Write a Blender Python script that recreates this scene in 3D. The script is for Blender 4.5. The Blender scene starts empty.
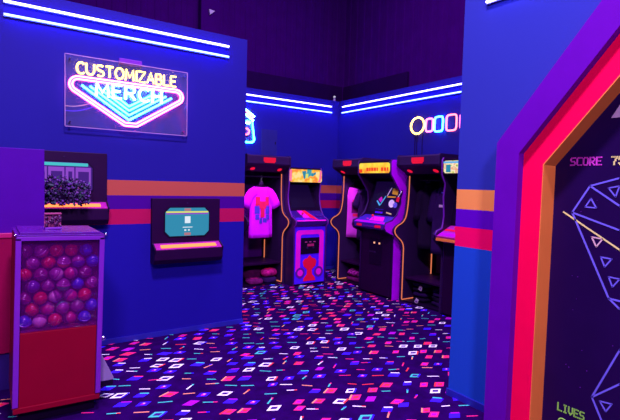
import bpy, bmesh, math, random
from mathutils import Vector, Matrix

sc = bpy.context.scene
COL = sc.collection
PI = math.pi
rnd = random.Random(7)

# ------------------------------------------------------------------ helpers
def lin(v):
    v = max(0.0, min(400.0, v)) / 255.0
    return v / 12.92 if v <= 0.04045 else ((v + 0.055) / 1.055) ** 2.4

UV = (1.25, 0.80, 1.75)      # how strongly the blacklights light a white sheet (r, g, b)

def paint(r, g, b, k=1.0):
    """albedo whose blacklit colour is about this sRGB colour"""
    return tuple(min(0.93, lin(c) / u * k) for c, u in zip((r, g, b), UV)) + (1.0,)

def new_mat(name):
    m = bpy.data.materials.new(name)
    m.use_nodes = True
    nt = m.node_tree
    return m, nt, nt.nodes['Principled BSDF']

def mat(name, col, rough=0.6, spec=0.3, metal=0.0, vary=0.08, scale=6.0, bump=0.0, bscale=60.0):
    m, nt, b = new_mat(name)
    b.inputs['Roughness'].default_value = rough
    b.inputs['Specular IOR Level'].default_value = spec
    b.inputs['Metallic'].default_value = metal
    tc = nt.nodes.new('ShaderNodeTexCoord')
    n = nt.nodes.new('ShaderNodeTexNoise')
    n.inputs['Scale'].default_value = scale
    nt.links.new(tc.outputs['Object'], n.inputs['Vector'])
    r = nt.nodes.new('ShaderNodeValToRGB')
    lo = tuple(max(0, c * (1 - vary)) for c in col[:3]) + (1,)
    hi = tuple(min(1, c * (1 + vary)) for c in col[:3]) + (1,)
    r.color_ramp.elements[0].color = lo
    r.color_ramp.elements[0].position = 0.3
    r.color_ramp.elements[1].color = hi
    r.color_ramp.elements[1].position = 0.7
    nt.links.new(n.outputs['Fac'], r.inputs['Fac'])
    nt.links.new(r.outputs['Color'], b.inputs['Base Color'])
    if bump:
        n2 = nt.nodes.new('ShaderNodeTexNoise')
        n2.inputs['Scale'].default_value = bscale
        nt.links.new(tc.outputs['Object'], n2.inputs['Vector'])
        bp = nt.nodes.new('ShaderNodeBump')
        bp.inputs['Strength'].default_value = bump
        bp.inputs['Distance'].default_value = 0.01
        nt.links.new(n2.outputs['Fac'], bp.inputs['Height'])
        nt.links.new(bp.outputs['Normal'], b.inputs['Normal'])
    return m

def glow(name, col, strength):
    m, nt, b = new_mat(name)
    b.inputs['Base Color'].default_value = (0.004, 0.002, 0.006, 1)
    b.inputs['Emission Color'].default_value = tuple(col) + (1,)
    b.inputs['Emission Strength'].default_value = strength
    b.inputs['Specular IOR Level'].default_value = 0.08
    return m

def glass(name, tint, gloss=0.06, frost=0.0, fcol=(.8, .8, .8)):
    m = bpy.data.materials.new(name)
    m.use_nodes = True
    nt = m.node_tree
    nt.nodes.clear()
    o = nt.nodes.new('ShaderNodeOutputMaterial')
    t = nt.nodes.new('ShaderNodeBsdfTransparent')
    t.inputs['Color'].default_value = tuple(tint) + (1,)
    g = nt.nodes.new('ShaderNodeBsdfGlossy')
    g.inputs['Roughness'].default_value = 0.05
    mx = nt.nodes.new('ShaderNodeMixShader')
    mx.inputs['Fac'].default_value = gloss
    nt.links.new(t.outputs[0], mx.inputs[1])
    nt.links.new(g.outputs[0], mx.inputs[2])
    if frost:
        df = nt.nodes.new('ShaderNodeBsdfDiffuse'); df.inputs['Color'].default_value = tuple(fcol) + (1,)
        tl = nt.nodes.new('ShaderNodeBsdfTranslucent'); tl.inputs['Color'].default_value = tuple(fcol) + (1,)
        m2 = nt.nodes.new('ShaderNodeMixShader'); nt.links.new(df.outputs[0], m2.inputs[1]); nt.links.new(tl.outputs[0], m2.inputs[2])
        m3_ = nt.nodes.new('ShaderNodeMixShader'); m3_.inputs['Fac'].default_value = frost
        nt.links.new(mx.outputs[0], m3_.inputs[1]); nt.links.new(m2.outputs[0], m3_.inputs[2])
        mx = m3_
    nt.links.new(mx.outputs[0], o.inputs['Surface'])
    return m

class MB:
    def __init__(self):
        self.v = []; self.f = []; self.mi = []; self.m = 0
    def add(self, vs, fs):
        o = len(self.v)
        self.v += [tuple(p) for p in vs]
        for f in fs:
            self.f.append([i + o for i in f]); self.mi.append(self.m)
        return self
    def slot(self, i):
        self.m = i; return self
    def box(self, x0, x1, y0, y1, z0, z1):
        vs = [(x, y, z) for z in (z0, z1) for y in (y0, y1) for x in (x0, x1)]
        return self.add(vs, [(0, 2, 3, 1), (4, 5, 7, 6), (0, 1, 5, 4), (2, 6, 7, 3), (0, 4, 6, 2), (1, 3, 7, 5)])
    def prism(self, pts, a, b, plane='yz'):
        """extrude a polygon (2D) along the missing axis from a to b"""
        n = len(pts)
        def P(p, t):
            if plane == 'yz': return (t, p[0], p[1])
            if plane == 'xz': return (p[0], t, p[1])
            return (p[0], p[1], t)
        vs = [P(p, a) for p in pts] + [P(p, b) for p in pts]
        fs = [tuple(range(n)), tuple(range(2 * n - 1, n - 1, -1))]
        for i in range(n):
            j = (i + 1) % n
            fs.append((i, i + n, j + n, j))
        return self.add(vs, fs)
    def loft(self, rings, cap=True):
        n = len(rings[0]); vs = [p for r in rings for p in r]; fs = []
        for k in range(len(rings) - 1):
            for i in range(n):
                j = (i + 1) % n
                fs.append((k * n + i, k * n + j, (k + 1) * n + j, (k + 1) * n + i))
        if cap:
            fs.append(tuple(range(n - 1, -1, -1)))
            fs.append(tuple(range((len(rings) - 1) * n, len(rings) * n)))
        return self.add(vs, fs)
    def tube(self, path, r, n=8, closed=False):
        path = [Vector(p) for p in path]
        rings = []; N = len(path); prev = None
        for i, p in enumerate(path):
            if closed:
                t = (path[(i + 1) % N] - path[i - 1])
            else:
                t = path[min(i + 1, N - 1)] - path[max(i - 1, 0)]
            t.normalize()
            if prev is None:
                u = t.orthogonal().normalized()
            else:
                u = (prev - t * prev.dot(t))
                u = u.normalized() if u.length > 1e-6 else t.orthogonal().normalized()
            prev = u; w = t.cross(u)
            rr = r[i] if isinstance(r, (list, tuple)) else r
            rings.append([tuple(p + (u * math.cos(a) + w * math.sin(a)) * rr) for a in [2 * PI * k / n for k in range(n)]])
        if closed:
            rings.append(rings[0])
        return self.loft(rings, cap=not closed)
    def lathe(self, prof, c=(0, 0, 0), n=16, axis='z'):
        rings = []
        for r, h in prof:
            ring = []
            for k in range(n):
                a = 2 * PI * k / n
                x, y = r * math.cos(a), r * math.sin(a)
                if axis == 'z': q = (x, y, h)
                elif axis == 'x': q = (h, x, y)
                else: q = (x, h, -y)
                ring.append((q[0] + c[0], q[1] + c[1], q[2] + c[2]))
            rings.append(ring)
        return self.loft(rings)
    def ball(self, c, r, n=12, s=(1, 1, 1)):
        rings = []
        m = max(5, n // 2)
        for i in range(m + 1):
            t = PI * (0.02 + 0.96 * i / m)
            rings.append([(c[0] + s[0] * r * math.sin(t) * math.cos(2 * PI * k / n),
                           c[1] + s[1] * r * math.sin(t) * math.sin(2 * PI * k / n),
                           c[2] - s[2] * r * math.cos(t)) for k in range(n)])
        return self.loft(rings)
    def build(self, name, m, parent=None, bevel=0.0, smooth=False, seg=2, loc=None, rotz=0.0):
        me = bpy.data.meshes.new(name)
        me.from_pydata(self.v, [], self.f)
        ms = m if isinstance(m, (list, tuple)) else [m]
        for q in ms: me.materials.append(q)
        for p, i in zip(me.polygons, self.mi):
            p.material_index = min(i, len(ms) - 1); p.use_smooth = smooth
        bm = bmesh.new(); bm.from_mesh(me)
        bmesh.ops.recalc_face_normals(bm, faces=bm.faces[:])
        bm.to_mesh(me); bm.free()
        o = bpy.data.objects.new(name, me)
        COL.objects.link(o)
        if parent: o.parent = parent
        if loc: o.location = loc
        if rotz: o.rotation_euler.z = rotz
        if bevel:
            b = o.modifiers.new('bevel', 'BEVEL'); b.width = bevel; b.segments = seg; b.limit_method = 'ANGLE'
        return o

def tag(o, label, cat, group=None):
    o['label'] = label; o['category'] = cat; o['kind'] = 'thing'
    if group: o['group'] = group
    return o

def thing(name, label, cat, loc=(0, 0, 0), rotz=0.0, group=None):
    o = bpy.data.objects.new(name, None)
    COL.objects.link(o)
    o.location = loc; o.rotation_euler = (0, 0, rotz)
    return tag(o, label, cat, group)

def struct(o):
    o['kind'] = 'structure'; return o

def arc(cx, cy, r, a0, a1, n=10, ry=None):
    ry = r if ry is None else ry
    return [(cx + r * math.cos(math.radians(a0 + (a1 - a0) * i / n)), cy + ry * math.sin(math.radians(a0 + (a1 - a0) * i / n))) for i in range(n + 1)]

def smooth_path(pts, it=2):
    for _ in range(it):
        q = [pts[0]]
        for a, b in zip(pts[:-1], pts[1:]):
            q.append(tuple(x * .75 + y * .25 for x, y in zip(a, b)))
            q.append(tuple(x * .25 + y * .75 for x, y in zip(a, b)))
        q.append(pts[-1]); pts = q
    return pts

# ------------------------------------------------------------------ materials
def wall_mat(name, low, red, mid, orange, up):
    """painted wall: blue with a red, a purple and an orange belt (heights in metres)"""
    m, nt, b = new_mat(name)
    b.inputs['Roughness'].default_value = 0.62
    b.inputs['Specular IOR Level'].default_value = 0.08
    tc = nt.nodes.new('ShaderNodeTexCoord')
    sp = nt.nodes.new('ShaderNodeSeparateXYZ')
    nt.links.new(tc.outputs['Object'], sp.inputs[0])
    mp = nt.nodes.new('ShaderNodeMath'); mp.operation = 'DIVIDE'; mp.inputs[1].default_value = 3.0
    nt.links.new(sp.outputs['Z'], mp.inputs[0])
    r = nt.nodes.new('ShaderNodeValToRGB'); cr = r.color_ramp; cr.interpolation = 'CONSTANT'
    stops = [(0, low), (1.016 / 3, red), (1.138 / 3, mid), (1.262 / 3, orange), (1.384 / 3, up)]
    cr.elements[0].position = 0; cr.elements[0].color = low
    cr.elements[1].position = stops[1][0]; cr.elements[1].color = red
    for p, c in stops[2:]:
        e = cr.elements.new(p); e.color = c
    nt.links.new(mp.outputs[0], r.inputs['Fac'])
    nt.links.new(r.outputs['Color'], b.inputs['Base Color'])
    n = nt.nodes.new('ShaderNodeTexNoise'); n.inputs['Scale'].default_value = 90
    nt.links.new(tc.outputs['Object'], n.inputs['Vector'])
    bp = nt.nodes.new('ShaderNodeBump'); bp.inputs['Strength'].default_value = 0.08; bp.inputs['Distance'].default_value = 0.005
    nt.links.new(n.outputs['Fac'], bp.inputs['Height']); nt.links.new(bp.outputs['Normal'], b.inputs['Normal'])
    return m

M = {}
BLUE = paint(34, 20, 158)
BLUE_LOW = paint(32, 14, 176)
M['wall'] = wall_mat('painted_wall', BLUE_LOW, paint(190, 12, 98), paint(74, 0, 158), paint(192, 72, 84), BLUE)
M['wall_block'] = wall_mat('painted_wall_block', paint(30, 66, 222), paint(255, 0, 112), paint(95, 0, 205), paint(255, 138, 92), paint(48, 46, 184))
M['base'] = mat('baseboard_blue', paint(40, 30, 190), 0.4, 0.5)
M['dark_wall'] = mat('dark_building_wall', paint(50, 0, 100), 0.9, 0.02)
M['black_band'] = mat('black_band', paint(30, 0, 66), 0.8, 0.03)
M['purple'] = mat('purple_paint', paint(104, 4, 190), 0.6, 0.06, vary=.04)
M['purple_front'] = mat('purple_laminate', paint(80, 0, 172), 0.6, 0.08, vary=.04)
M['red_front'] = mat('red_laminate', paint(148, 0, 78), 0.6, 0.08, vary=.04)
M['navy'] = mat('navy_laminate', paint(45, 10, 130), 0.5, 0.3)
M['red'] = mat('red_paint', paint(300, 0, 92), 0.6, 0.06, vary=.03)
M['orange'] = mat('orange_paint', paint(262, 122, 78), 0.6, 0.08, vary=.04)
M['screen_dark'] = mat('dark_print', paint(32, 4, 76), 0.4, 0.12)
M['line_blue'] = mat('violet_line_ink', paint(120, 92, 262), 0.5, 0.1)
M['ink_magenta'] = mat('magenta_ink', paint(232, 60, 240), 0.5, 0.1)
M['ink_cream'] = mat('cream_ink', paint(250, 205, 165), 0.5, 0.1)
M['ink_pink'] = mat('pale_pink_ink', paint(235, 165, 225), 0.5, 0.1)
M['ink_lilac'] = mat('lilac_ink', paint(205, 150, 235), 0.5, 0.1)
M['ink_green'] = mat('pale_green_ink', paint(165, 205, 110), 0.5, 0.1)
M['black'] = mat('black_laminate', paint(38, 0, 62), 0.5, 0.12)
M['black2'] = mat('black_plastic', paint(24, 0, 48), 0.5, 0.12)
M['bay'] = mat('bay_lining', paint(80, 0, 140), 0.6, 0.1)
M['charcoal'] = mat('charcoal_vinyl', paint(48, 12, 84), 0.6, 0.15)
M['cab_blue'] = mat('cabinet_blue_art', paint(90, 14, 330), 0.4, 0.4)
M['cab_pink'] = mat('cabinet_pink_art', paint(370, 14, 270), 0.4, 0.4)
M['cab_red'] = mat('cabinet_red_art', paint(310, 10, 80), 0.4, 0.4)
M['cab_mauve'] = mat('cabinet_mauve_art', paint(112, 18, 185), 0.4, 0.3)
M['cab_edge'] = mat('cabinet_dark_edge', paint(62, 6, 112), 0.4, 0.2)
M['cab_purple'] = mat('cabinet_purple_side', paint(210, 0, 295), 0.4, 0.2)
M['lilac_metal'] = mat('lilac_metal', paint(125, 28, 205), 0.3, 0.6, vary=.05)
M['grey_metal'] = mat('grey_lilac_metal', paint(150, 105, 200), 0.35, 0.6)
M['chrome'] = mat('chrome', (0.75, 0.72, 0.8, 1), 0.15, 0.5, metal=1.0)
M['machine_red'] = mat('machine_red', paint(140, 0, 44), 0.4, 0.15, vary=.04)
M['lid'] = mat('lid_violet', paint(92, 12, 160), 0.25, 0.6)
M['machine_inside'] = mat('machine_inside', paint(90, 5, 70), 0.6, 0.2)
M['alu'] = mat('white_channel', paint(150, 140, 220), 0.4, 0.5)
M['cloth_magenta'] = mat('magenta_cloth', (0.80, 0.005, 0.93, 1), 0.85, 0.1, bump=.15, bscale=25)
M['cloth_lilac'] = mat('lilac_cloth', paint(225, 50, 250), 0.85, 0.1, bump=.15, bscale=25)
M['cloth_dark'] = mat('dark_navy_cloth', paint(48, 10, 92), 0.9, 0.1, bump=.2, bscale=25)
M['cloth_black'] = mat('black_cloth', paint(32, 8, 58), 0.9, 0.1, bump=.2, bscale=25)
M['cloth_red'] = mat('red_print', paint(250, 25, 110), 0.8, 0.1)
M['cloth_blue'] = mat('blue_print', paint(85, 50, 240), 0.8, 0.1)
M['cloth_pink'] = mat('pink_cloth', paint(185, 12, 140), 0.9, 0.1, vary=.45, scale=22, bump=.2, bscale=25)
M['cloth_wine'] = mat('wine_cloth', paint(110, 10, 110), 0.9, 0.1, vary=.3, scale=20)
M['white'] = mat('white_print', paint(240, 225, 255), 0.6, 0.2)
M['wire'] = mat('hanger_wire', paint(150, 130, 170), 0.3, 0.6)

# glowing things (lamps, tubes, screens, lit signs)
M['g_led_top'] = glow('led_white', (0.15, 0.13, 1.0), 24.0)
M['g_led_low'] = glow('led_blue_white', (0.018, 0.030, 1.0), 80.0)
M['g_trim'] = glow('orange_trim', (0.95, 0.22, 0.10), 0.85)
M['g_red'] = glow('red_light', (0.8, 0.006, 0.04), 1.0)
M['g_tray'] = glow('tray_light', (1.0, 0.20, 0.05), 2.6)
M['g_yellow'] = glow('neon_yellow', (1.0, 0.62, 0.08), 10.0)
M['g_white'] = glow('neon_white', (0.20, 0.80, 1.0), 22.0)
M['g_pink'] = glow('neon_pink', (1.0, 0.10, 0.32), 14.0)
M['g_cyan'] = glow('neon_cyan', (0.035, 0.50, 1.0), 20.0)
M['g_redneon'] = glow('neon_red', (1.0, 0.12, 0.16), 6.0)
M['g_rose'] = glow('neon_rose', (1.0, 0.13, 0.55), 6.0)
M['g_teal'] = glow('screen_teal', (0.028, 0.26, 0.42), 1.0)
M['g_scr_white'] = glow('screen_white', (0.75, 0.85, 0.95), 1.0)
M['g_scr_yellow'] = glow('screen_yellow', (0.75, 0.75, 0.15), 1.0)
M['g_scr_pink'] = glow('screen_salmon', (0.45, 0.18, 0.22), 1.0)
M['g_scr_lilac'] = glow('screen_lilac', (0.27, 0.065, 0.58), 1.0)
M['g_scr_indigo'] = glow('screen_indigo', (0.055, 0.012, 0.22), 1.0)
M['g_scr_rose'] = glow('screen_rose', (0.30, 0.02, 0.22), 1.0)
M['g_monitor'] = glow('monitor_dark', (0.006, 0.001, 0.03), 1.0)
M['g_coin'] = glow('coin_light', (1.0, 0.45, 0.25), 1.2)
def lit_art(name, stops, scale, strength):
    m, nt, b = new_mat(name)
    tc = nt.nodes.new('ShaderNodeTexCoord')
    n = nt.nodes.new('ShaderNodeTexNoise'); n.inputs['Scale'].default_value = scale; n.inputs['Detail'].default_value = 1.0
    nt.links.new(tc.outputs['Object'], n.inputs['Vector'])
    r = nt.nodes.new('ShaderNodeValToRGB')
    r.color_ramp.elements[0].position = stops[0][0]; r.color_ramp.elements[0].color = stops[0][1] + (1,)
    r.color_ramp.elements[1].position = stops[-1][0]; r.color_ramp.elements[1].color = stops[-1][1] + (1,)
    for p, c in stops[1:-1]:
        e = r.color_ramp.elements.new(p); e.color = c + (1,)
    nt.links.new(n.outputs['Fac'], r.inputs['Fac'])
    b.inputs['Base Color'].default_value = (0.02, 0.02, 0.02, 1)
    nt.links.new(r.outputs['Color'], b.inputs['Emission Color'])
    b.inputs['Emission Strength'].default_value = strength
    return m
YEL, ORA, PNK, TEA = (1.0, .56, .01), (1.0, .19, .01), (1.0, .13, .35), (.02, .30, .38)
M['g_marq_warm'] = lit_art('marquee_warm', [(.36, TEA), (.40, YEL), (.50, ORA), (.58, YEL), (.68, (1., .70, .25))], 11, 1.05)
M['g_marq_yellow'] = lit_art('marquee_yellow', [(.3, (1., .26, .0)), (.45, (1., .55, .0)), (.65, (1., .75, .02))], 9, 1.0)
M['g_marq_green'] = lit_art('marquee_green', [(.34, (.05, .35, .05)), (.42, (.9, .75, .2)), (.50, (.9, .85, .6)), (.58, (.9, .25, .1)), (.66, (.7, .85, .5))], 16, 1.0)
M['g_marq_red'] = glow('marquee_red', (0.95, 0.05, 0.01), 1.0)
M['g_marq_pink'] = glow('marquee_pink', (1.0, 0.16, 0.40), 1.0)
M['g_marq_blue'] = glow('marquee_blue', (0.12, 0.45, 0.85), 1.0)
M['g_marq_teal'] = glow('marquee_teal', (0.02, 0.25, 0.40), 1.0)

M['acrylic'] = glass('clear_acrylic', (0.93, 0.93, 0.97), 0.04, 0.045)
M['acrylic_edge_glow'] = mat('acrylic_edge_glow', paint(190, 120, 235), 0.3, 0.6)  # pink light caught in the sheet's edges, painted as a paler colour
M['window'] = glass('machine_glass', (0.86, 0.66, 0.86), 0.04, 0.07, (.62, .03, .80))  # purple haze over the capsules, mixed into the pane's frost colour

# ------------------------------------------------------------------ the setting
# carpet: dark pile woven with bright rhombs and dashes
def carpet():
    mb = MB()
    mb.add([(-4, -4, 0), (5.2, -4, 0), (5.2, 6.8, 0), (-4, 6.8, 0)], [(0, 1, 2, 3)])
    z = 0.0015
    a = Vector((math.cos(math.radians(35)), math.sin(math.radians(35))))
    b = Vector((math.cos(math.radians(-29)), math.sin(math.radians(-29))))
    WHITE, PINK, BLU, CYAN, ORG, RED, DEEP, MAG = 1, 2, 3, 4, 5, 6, 7, 8
    turn = [0.0]
    def rot(v):
        ct, st = math.cos(turn[0]), math.sin(turn[0]); return Vector((v.x * ct - v.y * st, v.x * st + v.y * ct))
    def para(c, la, lb, m, zz):
        p = [c + rot(a) * (sa * la / 2) + rot(b) * (sb * lb / 2) for sa, sb in ((-1, -1), (-1, 1), (1, 1), (1, -1))]
        mb.slot(m).add([(q.x, q.y, zz) for q in p], [(0, 1, 2, 3)])
    def bar(c, d, l, w, m, zz):
        d = rot(d); n = Vector((-d.y, d.x))
        p = [c - d * l / 2 - n * w / 2, c + d * l / 2 - n * w / 2, c + d * l / 2 + n * w / 2, c - d * l / 2 + n * w / 2]
        mb.slot(m).add([(q.x, q.y, zz) for q in p], [(0, 1, 2, 3)])
    step = 0.137
    R = random.Random(3)
    for i in range(-60, 80):
        for j in range(-60, 80):
            c = a * (i * step) + b * ((j + 0.5 * (i % 2)) * step)
            c = c + Vector((R.uniform(-.032, .032), R.uniform(-.032, .032)))
            turn[0] = R.gauss(0, .10)
            k = R.random(); k2 = R.random(); k3 = R.uniform(.85, 1.15)
            if not (-1.0 < c.x < 5.0 and -0.2 < c.y < 6.4):
                continue
            if k < .105:
                m = WHITE if k2 < .86 else CYAN
                s = .074 * k3
                para(c, s, s, m, z)
                if k2 > .55:
                    bar(c + b * (s * .46), a, s, .013, RED if k2 < .8 else BLU, z + .0006)
                para(c, s * .48, s * .56, DEEP, z + .0008)
            elif k < .33:
                s = .073 * k3
                para(c, s, s * .75, PINK if k2 < .82 else MAG, z)
                para(c, s * .42, s * .42, RED if k2 < .4 else MAG, z + .0006)
                if k2 < .35:
                    bar(c - b * (s * .46), a, s, .011, ORG if k2 < .18 else RED, z + .0004)
            elif k < .56:
                s = .073 * k3
                para(c, s * .85, s * .95, BLU, z)
                if k2 < .4:
                    para(c, s * .42, s * .36, MAG if k2 < .3 else PINK, z + .0006); para(c + a * (s * .1), s * .14, s * .14, WHITE, z + .0009)
                if k2 > .5:
                    bar(c + a * (s * .46), b, s * .8, .014, [WHITE, CYAN, RED, MAG][int((k2 - .5) * 7.99)], z + .0006)
            else:
                d = b if k2 < .72 else a
                l = R.uniform(.058, .092)
                m = [WHITE, CYAN, RED, ORG, PINK, CYAN][int(R.random() * 5.99)]
                bar(c, d, l, .0105, m, z)
                if k2 > .45:
                    bar(c + d * (l * .36), d, l * .3, .0105, [RED, BLU, CYAN, PINK][int(R.random() * 3.99)], z + .0006)
    base = mat('carpet_pile', paint(40, 0, 92), 0.95, 0.02, vary=.28, scale=9, bump=.4, bscale=400)
    ms = [base,
          mat('carpet_white', (.92, .92, .90, 1), .9, .05), mat('carpet_pink', (.86, .02, .20, 1), .9, .05),
          mat('carpet_blue', (.045, .010, .85, 1), .9, .05), mat('carpet_cyan', (.06, .62, .46, 1), .9, .05),
          mat('carpet_orange', (.92, .32, .16, 1), .9, .05), mat('carpet_red', (.92, .04, .05, 1), .9, .05),
          mat('carpet_deep', paint(70, 8, 150), .9, .05), mat('carpet_magenta', (.42, .005, .50, 1), .9, .05)]
    return struct(mb.build('floor', ms))
carpet()

# partition on the left (faces -Y), its end at X = 2.08
struct(MB().box(-4, 2.08, 4.18, 4.34, 0, 2.78).build('wall_left', M['wall']))
struct(MB().box(-4, 2.085, 4.168, 4.18, 0, .045).build('baseboard_left', M['base']))
struct(MB().box(1.0, 4.95, 6.22, 6.36, 0, 2.78).build('wall_back', M['wall']))
struct(MB().box(4.79, 4.95, -4, 6.22, 0, 2.78).build('wall_right', M['wall']))
struct(MB().box(1.0, 4.79, 6.208, 6.22, 0, .045).build('baseboard_back', M['base']))
struct(MB().box(2.565, 3.0, -4, 2.02, 0, 3.3).build('wall_near', M['wall_block']))
struct(MB().box(2.553, 2.565, 1.62, 2.03, 0, .045).build('baseboard_near', M['base']))
# the dark building shell above and around, ribbed sheet on the far walls
def ribbed(name, length, height, along, p0, face):
    mb = MB(); n = int(length / .18)
    pts = []
    for i in range(n):
        x = i * .18
        pts += [(x, 0), (x + .09, 0), (x + .10, -.008), (x + .17, -.008)]
    pts.append((length, 0)); pts += [(length, .06), (0, .06)]
    if along == 'x':
        mb.prism([(p0[0] + q[0], p0[1] + q[1]) for q in pts], 0, height, 'xy')
    else:
        mb.prism([(p0[0] + q[1], p0[1] + q[0]) for q in pts], 0, height, 'xy')
    return struct(mb.build(name, M['dark_wall']))
ribbed('wall_shell_back', 9.2, 6.0, 'x', (-4, 6.5), -1)
ribbed('wall_shell_right', 10.8, 6.0, 'y', (5.1, -4), -1)
struct(MB().box(-4.1, -4, -4, 6.8, 0, 6).build('wall_shell_left', M['dark_wall']))
struct(MB().box(-4, 5.2, -4.1, -4, 0, 6).build('wall_shell_front', M['dark_wall']))
struct(MB().box(-4, 5.2, -4, 6.8, 6.0, 6.1).build('ceiling', M['dark_wall']))
struct(MB().box(2.6, 5.02, 6.44, 6.475, 2.5, 3.08).build('trim_1', M['black_band']))
struct(MB().box(5.045, 5.075, 4.94, 6.44, 2.5, 3.08).build('trim_2', M['black_band']))
struct(MB().box(2.45, 2.74, 6.36, 6.475, 2.78, 5.99).build('trim_3', M['dark_wall'], bevel=.01))

# ------------------------------------------------------------------ LED strips
def led(name, label, p0, p1, n, m, group):
    tr = .0085 if m is M['g_led_top'] else .0068
    """p0->p1 a tube on a wall with outward normal n"""
    t = thing('wall_mounted_led_strip', label, 'light', ((p0[0] + p1[0]) / 2, (p0[1] + p1[1]) / 2, p0[2]), 0, group)
    o = Vector(t.location)
    a, b, n = Vector(p0) - o, Vector(p1) - o, Vector(n)
    d = (b - a).normalized()
    mb = MB(); c = a + n * .008; e = b + n * .008
    up = Vector((0, 0, 1))
    ring = lambda q: [tuple(q + up * s * .012 + n * r * .008) for s, r in ((-1, -1), (1, -1), (1, 1), (-1, 1))]
    mb.loft([ring(c), ring(e)]).build('channel', M['alu'], t)
    MB().tube([a + n * .024 + d * .004, a + n * .024 + d * .01, b + n * .024 - d * .01, b + n * .024 - d * .004], [.004, tr, tr, .004], 10).build('light_tube', m, t, smooth=True)
    return t
led('l', 'upper white led strip on the left blue wall above the neon merch sign', (.10, 4.18, 2.675), (1.885, 4.18, 2.675), (0, -1, 0), M['g_led_top'], 'led strips along the wall tops')
led('l', 'lower bluish led strip on the left blue wall above the neon merch sign', (.10, 4.18, 2.58), (1.885, 4.18, 2.58), (0, -1, 0), M['g_led_low'], 'led strips along the wall tops')
led('l', 'upper white led strip on the back wall left of the far corner', (2.6, 6.22, 2.675), (4.63, 6.22, 2.675), (0, -1, 0), M['g_led_top'], 'led strips along the wall tops')
led('l', 'lower led strip on the back wall left of the far corner', (2.6, 6.22, 2.58), (4.64, 6.22, 2.58), (0, -1, 0), M['g_led_low'], 'led strips along the wall tops')
led('l', 'upper led strip on the wall right of the far corner', (4.79, 6.10, 2.675), (4.79, 2.6, 2.675), (-1, 0, 0), M['g_led_top'], 'led strips along the wall tops')
led('l', 'lower led strip on the wall right of the far corner', (4.79, 6.11, 2.58), (4.79, 2.6, 2.58), (-1, 0, 0), M['g_led_low'], 'led strips along the wall tops')
led('l', 'short piece of white led strip at the top of the near blue wall', (2.565, 1.85, 2.552), (2.565, 1.0, 2.552), (-1, 0, 0), M['g_led_top'], 'led strips along the wall tops')

# ------------------------------------------------------------------ neon merch sign
def letter(ch):
    """centre-line strokes in a 1 x 1 box"""
    L = {
        'C': [arc(.5, .5, .5, 50, 310, 14)],
        'U': [[(0, 1), (0, .4)] + arc(.45, .4, .45, 180, 360, 8, .4) + [(.9, 1)]],
        'S': [arc(.45, .75, .40, 40, 270, 9, .25) + arc(.45, .25, .42, 90, -140, 9, .25)],
        'T': [[(0, 1), (.9, 1)], [(.45, 1), (.45, 0)]],
        'O': [arc(.5, .5, .5, 0, 360, 18)],
        'M': [[(0, 0), (.08, 1), (.5, .25), (.92, 1), (1, 0)]],
        'I': [[(.1, 1), (.1, 0)]],
        'Z': [[(0, 1), (.85, 1), (0, 0), (.85, 0)]],
        'A': [[(0, 0), (.45, 1), (.9, 0)], [(.18, .36), (.72, .36)]],
        'B': [[(0, 0), (0, 1), (.4, 1)] + arc(.4, .76, .3, 90, -90, 6, .24) + [(0, .52)], [(.4, .52)] + arc(.45, .26, .35, 90, -90, 6, .26) + [(0, 0)]],
        'L': [[(0, 1), (0, 0), (.7, 0)]],
        'E': [[(.7, 1), (0, 1), (0, 0), (.7, 0)], [(0, .52), (.6, .52)]],
        'R': [[(0, 0), (0, 1), (.4, 1)] + arc(.4, .74, .35, 90, -90, 6, .26) + [(0, .48)], [(.35, .48), (.8, 0)]],
        'H': [[(0, 1), (0, 0)], [(.8, 1), (.8, 0)], [(0, .52), (.8, .52)]],
        'P': [[(0, 0), (0, 1), (.4, 1)] + arc(.4, .72, .38, 90, -90, 6, .28) + [(0, .44)]],
    }[ch]
    w = max(p[0] for s in L for p in s)
    return L, w

def neon_word(mb, word, x0, x1, z0, z1, y, r, gap=.28):
    ls = [letter(c) for c in word]
    h = z1 - z0
    tot = sum(w for _, w in ls) + gap * (len(ls) - 1)
    k = (x1 - x0) / tot
    x = x0
    for strokes, w in ls:
        for s in strokes:
            mb.tube([(x + p[0] * k, y, z0 + p[1] * h) for p in s], r, 6)
        x += (w + gap) * k

SY = 4.18
sg = thing('neon_sign', 'neon sign reading customizable merch on clear acrylic, on the left blue wall', 'neon sign', (.98, SY, 2.08))
def S(mb):   # move world coordinates into the sign's frame
    mb.v = [(x - .98, y - SY, z - 2.08) for x, y, z in mb.v]; return mb
S(MB().box(.497, 1.470, 4.128, 4.134, 1.805, 2.362)).build('acrylic_panel', M['acrylic'], sg)
mb = MB()
for x0, x1, z0, z1 in ((.494, 1.474, 2.360, 2.365), (.494, 1.474, 1.802, 1.807), (.494, .499, 1.802, 2.365), (1.469, 1.474, 1.802, 2.365)):
    mb.box(x0, x1, 4.1265, 4.1355, z0, z1)
S(mb).build('panel_edge', M['acrylic_edge_glow'], sg)
for x in (.53, 1.44):
    for z in (1.84, 2.325):
        S(MB().lathe([(.008, 4.12), (.008, 4.18)], (x, 0, z), 8, 'y')).build('standoff', M['chrome'], sg)
mb = MB(); neon_word(mb, 'CUSTOMIZABLE', .578, 1.362, 2.222, 2.308, 4.112, .0062); S(mb).build('yellow_lettering', M['g_yellow'], sg, smooth=True)
mb = MB()
neon_word(mb, 'MERCH', .715, 1.235, 2.062, 2.168, 4.100, .0085, .35)
S(mb).build('white_lettering', M['g_white'], sg, smooth=True)
def border(off):
    c = [(.565 + off * .5, 2.198 - off), (1.375 - off * .5, 2.198 - off)]
    right = arc(1.363, 2.134, .064 - off, 88, -52, 8)
    bot = [(1.035 - off * .3, 1.846 + off * 1.1), (.935 + off * .3, 1.846 + off * 1.1)]
    left = arc(.588, 2.134, .064 - off, 232, 92, 8)
    return right + bot + left
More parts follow.
